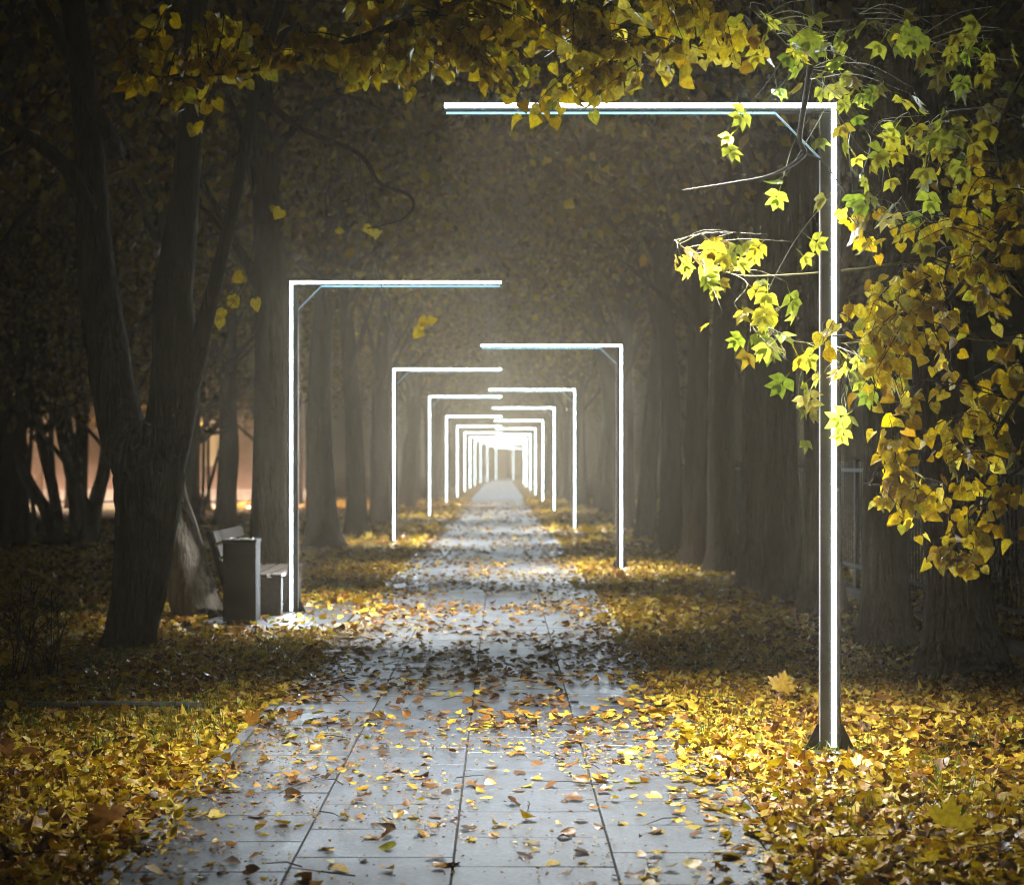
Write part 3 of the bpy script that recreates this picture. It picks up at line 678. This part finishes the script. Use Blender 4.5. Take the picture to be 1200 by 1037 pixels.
# ------------------------------------------------------------------ bench, bin
YB = 16.75
b = empty('park_bench', (-2.68, YB+.85, 0)); tag(b, 'dark slatted park bench seen end on beside the litter bin', 'bench')
for y in (-.78, .78):
    mb = MB()
    mb.box((-.2, y-.06, 0), (.40, y+.06, .40), .01); mb.build('leg', M['conc'], b)
    mb = MB(); mb.box((-.026, -.03, -.02), (.026, .03, .56), .004); o = mb.build('back_support', M['dark'], b); o.location = (-.2, y, .34); o.rotation_euler = (0, R(-17), 0)
for i in range(4):
    mb = MB(); mb.box((-.055, -.9, 0), (.055, .9, .035), .006); o = mb.build('seat_slat', M['wood'], b); o.location = (-.1+.152*i, 0, .402)
for i in range(3):
    mb = MB(); mb.box((0, -.9, -.06), (.03, .9, .06), .006); o = mb.build('back_slat', M['wood'], b); z = .14+.15*i
    o.rotation_euler = (0, R(-17), 0); o.location = (-.2+.028-z*math.sin(R(17)), 0, .34+z*math.cos(R(17))+.05)
n_ = empty('litter_bin', (-2.565, 16.0, 0)); tag(n_, 'dark square litter bin standing in front of the bench', 'bin')
hw = .15
for sgn, ax in ((-1, 'x'), (1, 'x'), (-1, 'y'), (1, 'y')):
    mb = MB()
    if ax == 'x': mb.box((sgn*hw-.01, -hw+.011, .03), (sgn*hw+.01, hw-.011, .80), .003)
    else: mb.box((-hw-.01, sgn*hw-.01, .03), (hw+.01, sgn*hw+.01, .80), .003)
    mb.build('side_panel', M['dark'], n_)
mb = MB()
for s in (-1, 1):
    mb.box((-hw-.02, s*hw-.02, .801), (hw+.02, s*hw+.02, .83), .004); mb.box((s*hw-.02, -hw+.021, .801), (s*hw+.02, hw-.021, .83), .004)
mb.build('rim', M['dark'], n_)
mb = MB(); mb.box((-hw+.02, -hw+.02, 0), (hw-.02, hw-.02, .032), .003); mb.build('base', M['dark'], n_)
mb = MB(); th = np.linspace(0, 2*np.pi, 25); mb.tube([(.11*math.cos(t)+.0*t, .11*math.sin(t), .825+.012*math.sin(5*t)) for t in th], .012, 6); mb.build('liner', M['liner'], n_)

# ------------------------------------------------------------------ bare shrubs
def shrub(px, py, seed, nst, spread, hgt, label):
    g = np.random.default_rng(seed); Y = gy(py); base = P(px, py, Y); root = empty('bare_shrub', (base.x, Y, 0)); tag(root, label, 'shrub')
    for k in range(nst):
        mb = MB(); a = g.uniform(0, 6.28); r0 = g.uniform(0, spread*.35); b0 = np.array([r0*math.cos(a), r0*math.sin(a), -.03])
        h = hgt*g.uniform(.6, 1.1); tip = b0 + np.array([math.cos(a)*spread*g.uniform(.2, 1), math.sin(a)*spread*g.uniform(.2, 1), h])
        pp = smooth_path([b0, b0*.5+tip*.5+g.normal(0, .04, 3), tip], 10); mb.tube(pp, np.linspace(.007, .002, 10), 5)
        for j in range(7):
            i = g.integers(3, 9); s = pp[i]; e = s + np.array([g.normal(0, .12), g.normal(0, .12), g.uniform(.08, .25)]); q = smooth_path([s, (s+e)/2+g.normal(0, .02, 3), e], 5)
            mb.tube(q, np.linspace(.0035, .0012, 5), 4)
            for _ in range(2):
                s2 = q[g.integers(1, 4)]; e2 = s2 + np.array([g.normal(0, .06), g.normal(0, .06), g.uniform(.03, .1)]); mb.tube([s2, e2], [.002, .001], 3)
        mb.build('stem', M['twig'], root)
shrub(14, 798, 1, 9, .28, .72, 'bare twiggy shrub with dense dark stems on the left lawn')
shrub(58, 795, 2, 8, .22, .62, 'smaller bare shrub between the dense shrub and the forked tree')

# ------------------------------------------------------------------ fence
FX = 4.25
f = empty('iron_fence', (FX, 20, 0)); tag(f, 'dark iron railing fence running behind the tree row', 'fence')
mb = MB(); mb.box((-.03, -.03, 0), (.03, .03, 1.65), .004); pm = mb.mesh('post', False); pm.materials.append(M['metal'])
mb = MB(); mb.box((-.008, -.008, .3), (.008, .008, 1.6)); bm_ = mb.mesh('bar', False); bm_.materials.append(M['metal'])
for k in range(15): o = link('post', pm, None, f); o.location = (0, -10.2+2.4*k, -.02)
for k in range(280): 
    if k % 20: o = link('bar', bm_, None, f); o.location = (0, -10.2+.12*k, 0)
for z in (.36, 1.5):
    mb = MB(); mb.box((-.045, -10.2, z-.02), (-.0305, 23.4, z+.02), .002); mb.build('rail', M['metal'], f)
mb = MB(); mb.box((-.1, -10.4, -.1), (.1, 23.6, .09), .012); mb.build('plinth', M['conc'], f)

# ------------------------------------------------------------------ lit building and street lamps behind the lawn
BY = 74.
bd = empty('long_building', (-28, BY, 0)); tag(bd, 'long low pink plastered building lit by street lamps behind the trees', 'building')
mb = MB(); mb.box((-30, 0, .5), (19, 9, 6.2)); mb.build('wall', M['plaster'], bd)
mb = MB(); mb.box((-30.06, -.06, -.2), (19.06, 9.06, .498)); mb.build('plinth', M['plinth'], bd)
mb = MB(); mb.box((-30.4, -.4, 6.201), (19.4, 9.4, 6.5)); mb.build('roof', M['roof'], bd)
k = 0
x = -28.5
while x < 18:
    lit = k == 15
    if -25 < x-28 < -17.2: x += 2.9; k += 1; continue
    mb = MB(); mb.box((-.6, -.03, 1.5), (.6, .02, 3.6)); fr = mb.build('window', M['plinth'], bd); fr.location = (x, 0, 0)
    for sx in (-.29, .29):
        mb = MB(); mb.box((sx-.25, -.05, 1.58), (sx+.25, -.031, 3.52)); o = mb.build('pane', M['litwin'] if lit else M['glass'], fr)
    x += 2.9; k += 1
mb = MB(); mb.box((-60, BY-10, -.1), (-9, BY-4, -.008)); tag(mb.build('road', M['asphalt']), kind='structure')
def lamp(x, y, watts, label, group, h=5.2):
    e = empty('street_lamp', (x, y, 0)); tag(e, label, 'lamp', group)
    mb = MB(); mb.tube([(0, 0, -.1), (0, 0, 1), (0, 0, h-.3), (0, .25, h), (0, .8, h+.12)], [.08, .07, .05, .04, .035], 8); mb.build('pole', M['dark'], e, True)
    mb = MB(); mb.box((-.14, .7, h+.06), (.14, 1.3, h+.17), .02); mb.build('head', M['dark'], e)
    mb = MB(); mb.box((-.1, .8, h+.03), (.1, 1.25, h+.058)); mb.build('lens', M['lamp'], e)
    ld = bpy.data.lights.new('street_light', 'SPOT'); ld.energy = watts; ld.color = (1, .68, .5); ld.spot_size = R(150); ld.spot_blend = .6; ld.shadow_soft_size = .15
    lo = bpy.data.objects.new('street_light', ld); COL.objects.link(lo); lo.parent = e; lo.location = (0, 1.0, h+.0)
for x in (-34, -26.5, -19, -12): lamp(x, BY-11, 32000, 'warm street lamp by the pink building beyond the lawn', 'street lamps by the building')

# ------------------------------------------------------------------ foreground foliage
LM = [leaf_mesh('leaf', t, M['fleaf']) for t in HEARTS]; CMs = [leaf_mesh('leaf', t, M['fleaf']) for t in COMPS]
LIND = np.array([(.60,.46,.07),(.54,.39,.045),(.62,.51,.11),(.48,.32,.03),(.36,.21,.025),(.46,.43,.06),(.24,.14,.02)])
BOXE = np.array([(.36,.36,.06),(.29,.33,.05),(.42,.38,.06),(.22,.28,.04),(.42,.35,.05),(.3,.23,.04)])
def tree_at(name, x, y, r, h, label, seed, k):
    root = empty(name, (x, y, 0)); tag(root, label, 'tree')
    mb = MB(); pts, rad = trunk_rings(h, r, (0, 0), 40, seed); pts = pts + np.array([x, y, 0]); mb.tube(pts, rad, 28, seed, .03)
    inv(mb.build('trunk', M['bark'], None, True), root)
    return root, pts
def grow(root, branches, zones, kind, seed, trunk_pts, nmax):
    """branches: list of ((x,y,Y) pixels with depth, radius0, radius1, from_trunk_height or None); zones: (x0,y0,x1,y1,Y0,Y1,count)"""
    g = np.random.default_rng(seed)
    paths = []; objs = []
    tm = M['twig'] if kind == 'linden' else M['gtwig']
    for bi, (pts, r0, r1, th) in enumerate(branches):
        q = [P(*p) for p in pts]
        if th is not None:
            i = np.argmin(np.abs(trunk_pts[:, 2]-th)); t0 = Vector(trunk_pts[i]); q = [t0, t0*.5+q[0]*.5+Vector((0, 0, .25))] + q
        sp = smooth_path(q, 14*len(q)//2); mb = MB(); mb.tube(sp, np.linspace(r0, r1, len(sp)), 7, seed+bi, 0)
        paths.append(sp); objs.append((mb, bi))
    targets = []
    for (x0, y0, x1, y1, Y0, Y1, cnt) in zones:
        for _ in range(cnt):
            a, b_ = g.random(), g.random(); targets.append(P(x0+(x1-x0)*a, y0+(y1-y0)*b_, g.uniform(Y0, Y1)))
    leaves = []
    for t in targets:
        best = None
        for bi, sp in enumerate(paths):
            d = np.linalg.norm(sp - np.array(t)[None], axis=1) + .15*(sp[:, 2] < t.z); i = int(np.argmin(d))
            if best is None or d[i] < best[0]: best = (d[i], bi, i)
        _, bi, i = best; s = paths[bi][i]; e = np.array(t); L = np.linalg.norm(e-s)
        if L < .05: e = s + np.array([g.normal(0, .1), g.normal(0, .1), -.12]); L = np.linalg.norm(e-s)
        mid = (s+e)/2 + np.array([g.normal(0, .05), g.normal(0, .05), (.18 if kind == 'linden' else .06)*L]); tw = smooth_path([s, mid, e], 12)
        objs[bi][0].tube(tw, np.linspace(.0042 if kind == 'linden' else .0028, .0014, 12), 4)
        if kind == 'linden':
            nl = g.integers(5, 10); us = np.linspace(max(.25, 1-.45/max(L, .2)), 1, nl)
        else:
            nl = g.integers(2, 4); us = np.linspace(max(.4, 1-.4/max(L, .2)), 1, nl)
        for j, u in enumerate(us):
            p = np.array([np.interp(u*11, np.arange(12), tw[:, c]) for c in range(3)])
            side = (-1)**j; dirv = np.array([g.normal(.35*side, .4), g.normal(-.1, .4), -g.uniform(.35, 1.0)]); dirv /= np.linalg.norm(dirv)
            pet = g.uniform(.025, .05)
            pl = p + dirv*pet + np.array([0, 0, -.01]); objs[bi][0].tube([p, pl], [.0013, .001], 3, cap=False)
            nrm = np.array([g.normal(0, .75), -g.uniform(.1, 1)*(1 if g.random() < .7 else -1), g.normal(.35, .4)])
            if kind == 'linden': s_ = g.uniform(.048, .084); c = LIND[g.choice(7, p=[.24,.22,.14,.16,.1,.09,.05])]
            else: s_ = g.uniform(.1, .155); c = BOXE[g.choice(6, p=[.24,.2,.2,.12,.14,.1])]
            c = np.clip(c*g.uniform(.75, 1.15), 0, .75)
            m = rot_mats(dirv[None], nrm[None])[0]; leaves.append((pl, m, s_, c, bi))
    bo = []
    for mb, bi in objs: bo.append(inv(mb.build('branch', tm, None, True), root))
    leaves.sort(key=lambda L: L[0][1]/L[2])
    tmpl = LM if kind == 'linden' else CMs; raw = HEARTS if kind == 'linden' else COMPS
    for j, (p, m, s_, c, bi) in enumerate(leaves[:nmax]): put_leaf(tmpl[j % len(tmpl)], 'leaf', p, m, s_, c, bo[bi])
    rest = leaves[nmax:]
    if rest:
        o = scatter('foliage', raw, g.integers(0, len(raw), len(rest)), np.array([r[0] for r in rest]), np.array([r[1] for r in rest]), np.array([r[2] for r in rest]), np.array([r[3] for r in rest]), M['fstuff'])
        inv(o, root); tag(o, kind='stuff')
    print(root.name, 'leaves', len(leaves))

# linden on the right whose boughs hang over the path and down on the right
t1, tp = tree_at('linden_tree', 3.9, 7.0, .24, 6.5, 'yellow linden tree whose boughs hang low beside the nearest gate post', 200, 0)
grow(t1, [
    ([(1330, 120, 7.35), (1230, 210, 7.65), (1160, 290, 7.85), (1090, 370, 8.05), (1010, 390, 8.25), (965, 395, 8.35)], .03, .004, 3.0),
    ([(1330, 300, 7.35), (1220, 430, 7.65), (1165, 510, 7.85), (1135, 560, 7.95), (1080, 572, 7.95), (1010, 566, 8.05)], .022, .003, 2.6),
    ([(1300, 420, 7.35), (1215, 530, 7.55), (1170, 570, 7.65), (1145, 610, 7.75), (1125, 640, 7.75)], .016, .003, 2.3),
    ([(1260, 20, 7.45), (1170, 150, 7.75), (1180, 240, 7.85), (1140, 330, 7.95)], .018, .003, 3.4),
    ([(1100, -200, 7.55), (965, -60, 8.15), (956, 20, 8.35), (948, 90, 8.45), (937, 160, 8.55), (942, 182, 8.55), (905, 205, 8.55), (860, 214, 8.65), (800, 223, 8.75)], .03, .003, 4.6),
    ([(940, 178, 8.55), (965, 190, 8.55), (982, 214, 8.65), (1000, 240, 8.75)], .006, .002, None),
], [
    (1015, 270, 1200, 420, 7.55, 8.55, 38), (1040, 420, 1200, 560, 7.55, 8.35, 37), (1090, 180, 1200, 290, 7.65, 8.35, 15),
    (1030, 560, 1120, 620, 7.65, 8.15, 8), (1110, 560, 1200, 640, 7.55, 8.05, 10), (1085, 630, 1170, 660, 7.65, 7.85, 6), (962, 392, 1040, 440, 7.5, 8.0, 7), (1000, 330, 1060, 400, 7.5, 8.1, 8), (1000, 440, 1060, 520, 7.5, 8.0, 8)], 'linden', 11, tp, 300)
# linden on the left whose boughs cross the top of the view
t2, tp = tree_at('linden_tree', -3.9, 7.4, .26, 7, 'dull yellow linden tree whose long bough arches over the path', 210, 0)
grow(t2, [
    ([(-60, -330, 7.40), (180, -260, 7.20), (420, -120, 7.10), (510, 5, 7.00), (460, 32, 7.00), (400, 52, 7.00), (320, 78, 6.90), (240, 90, 6.90)], .05, .005, 5.2),
    ([(500, -150, 7.20), (600, -60, 7.50), (660, 10, 7.60), (690, 70, 7.70), (720, 110, 7.70)], .02, .003, None),
    ([(500, -150, 7.20), (640, -90, 7.50), (760, -20, 7.70), (830, 30, 7.90)], .018, .003, None),
    ([(240, 90, 6.90), (200, 92, 6.90), (165, 85, 6.90)], .005, .002, None),
    ([(560, -30, 7.40), (540, 30, 7.40), (500, 70, 7.40), (430, 90, 7.40)], .008, .002, None)],
 [(155, 20, 290, 95, 6.70, 7.20, 17), (180, -5, 260, 20, 6.80, 7.20, 5), (290, 20, 400, 60, 6.70, 7.20, 11), (400, -5, 520, 60, 6.80, 7.60, 18), (400, 60, 530, 95, 7.00, 7.60, 12), (520, -5, 700, 60, 7.00, 7.90, 40),
  (520, 40, 640, 85, 7.10, 7.80, 14), (600, 80, 720, 125, 7.20, 7.70, 6), (700, -5, 830, 60, 7.20, 8.00, 20), (680, 40, 820, 85, 7.20, 8.00, 13), (790, -5, 900, 75, 7.2, 8.0, 15), (600, 95, 720, 160, 7.2, 7.7, 6), (180, 110, 230, 150, 6.90, 7.10, 3)], 'linden', 12, tp, 300)
# ash-leaved maple with green-yellow leaves round the gate post
t3, tp = tree_at('ash_leaved_maple', 4.6, 9.3, .14, 6, 'slender green leaved maple reaching round the top of the nearest gate', 220, 0)
grow(t3, [
    ([(1380, 300, 9.0), (1180, 225, 8.9), (1080, 185, 8.9), (1000, 140, 8.9), (930, 60, 8.7), (880, 10, 8.6)], .014, .003, 2.2),
    ([(1400, 200, 9.0), (1150, 120, 8.9), (1060, 60, 8.8), (1000, 10, 8.7)], .014, .003, 3.0),
    ([(1350, 330, 9.0), (1100, 308, 8.9), (1000, 316, 8.9), (930, 322, 8.85), (860, 322, 8.75), (815, 300, 8.65), (790, 282, 8.6)], .012, .002, 2.2),
    ([(1350, 420, 9.0), (1080, 390, 8.9), (1000, 402, 8.9), (930, 400, 8.8), (880, 380, 8.6)], .011, .002, 2.0),
    ([(1350, 280, 9.0), (1080, 260, 8.9), (1010, 275, 8.9)], .008, .002, 2.4)],
 [(860, 0, 1000, 80, 7.6, 8.3, 16), (1000, 0, 1200, 90, 7.4, 8.3, 15), (1000, 90, 1140, 200, 7.4, 8.4, 19), (1130, 60, 1200, 180, 7.4, 8.2, 7), (985, 195, 1100, 270, 7.5, 8.4, 11), (830, 140, 870, 170, 8.5, 8.7, 2), (915, 195, 950, 220, 8.5, 8.7, 2),
  (780, 262, 950, 325, 8.1, 8.55, 9), (845, 325, 945, 385, 8.1, 8.55, 6), (870, 385, 945, 430, 8.1, 8.55, 6), (935, 430, 955, 510, 8.75, 9.0, 3), (985, 440, 1060, 500, 8.4, 8.8, 6), (985, 380, 1050, 440, 8.4, 8.8, 6)], 'boxelder', 13, tp, 300)

# yellow sprigs hanging from the forked tree
def sprig(root, pts, leaf_at, size, r=.004):
    q = smooth_path([P(*p) for p in pts], 16); mb = MB(); mb.tube(q, np.linspace(r*1.6, r*.5, 16), 5); br = inv(mb.build('twig', M['twig'], None, True), root)
    for (x, y, Y) in leaf_at:
        d = np.array([random.gauss(0, .6), random.gauss(0, .3), -.6]); nm = np.array([random.gauss(0, .5), -.8, random.gauss(.2, .4)])
        put_leaf(LM[random.randrange(6)], 'leaf', P(x, y, Y), rot_mats(d[None], nm[None])[0], size*random.uniform(.8, 1.2), LIND[random.randrange(4)], br)
sprig(fork, [(286, 180, 13.2), (300, 260, 13), (285, 330, 12.9), (262, 372, 12.9)], [(270, 352, 12.9), (262, 362, 12.9), (300, 350, 12.9), (285, 322, 12.9), (272, 345, 12.9), (258, 372, 12.9), (330, 245, 13), (395, 268, 13), (425, 268, 13), (445, 270, 13)], .1)
sprig(fork, [(420, 180, 12.9), (440, 300, 14), (455, 370, 15), (470, 400, 15.5), (490, 392, 15.8)], [(494, 378, 15.8), (500, 374, 15.8), (492, 386, 15.8), (508, 372, 15.8)], .1, .003)

# ------------------------------------------------------------------ haze: night mist round everything
mb = MB(); mb.box((-111, -31, -1.2), (111, 321, 22)); hz = mb.build('haze', None); hz['kind'] = 'stuff'; hz['label'] = 'thin night mist filling the alley'; hz['category'] = 'haze'
hm = bpy.data.materials.new('night_mist'); hm.use_nodes = True; hn = hm.node_tree.nodes; hn.remove(hn['Principled BSDF'])
pv = hn.new('ShaderNodeVolumePrincipled'); pv.inputs['Density'].default_value = HAZE; pv.inputs['Color'].default_value = (1.0, .80, .56, 1); pv.inputs['Anisotropy'].default_value = .78  # warm tint puts the sodium glow of surrounding lights into the mist colour
hm.node_tree.links.new(pv.outputs[0], hn['Material Output'].inputs['Volume']); hz.data.materials.append(hm); hm.cycles.volume_sampling = 'EQUIANGULAR'
hm.volume_intersection_method = 'FAST' if hasattr(hm, 'volume_intersection_method') else 'FAST'
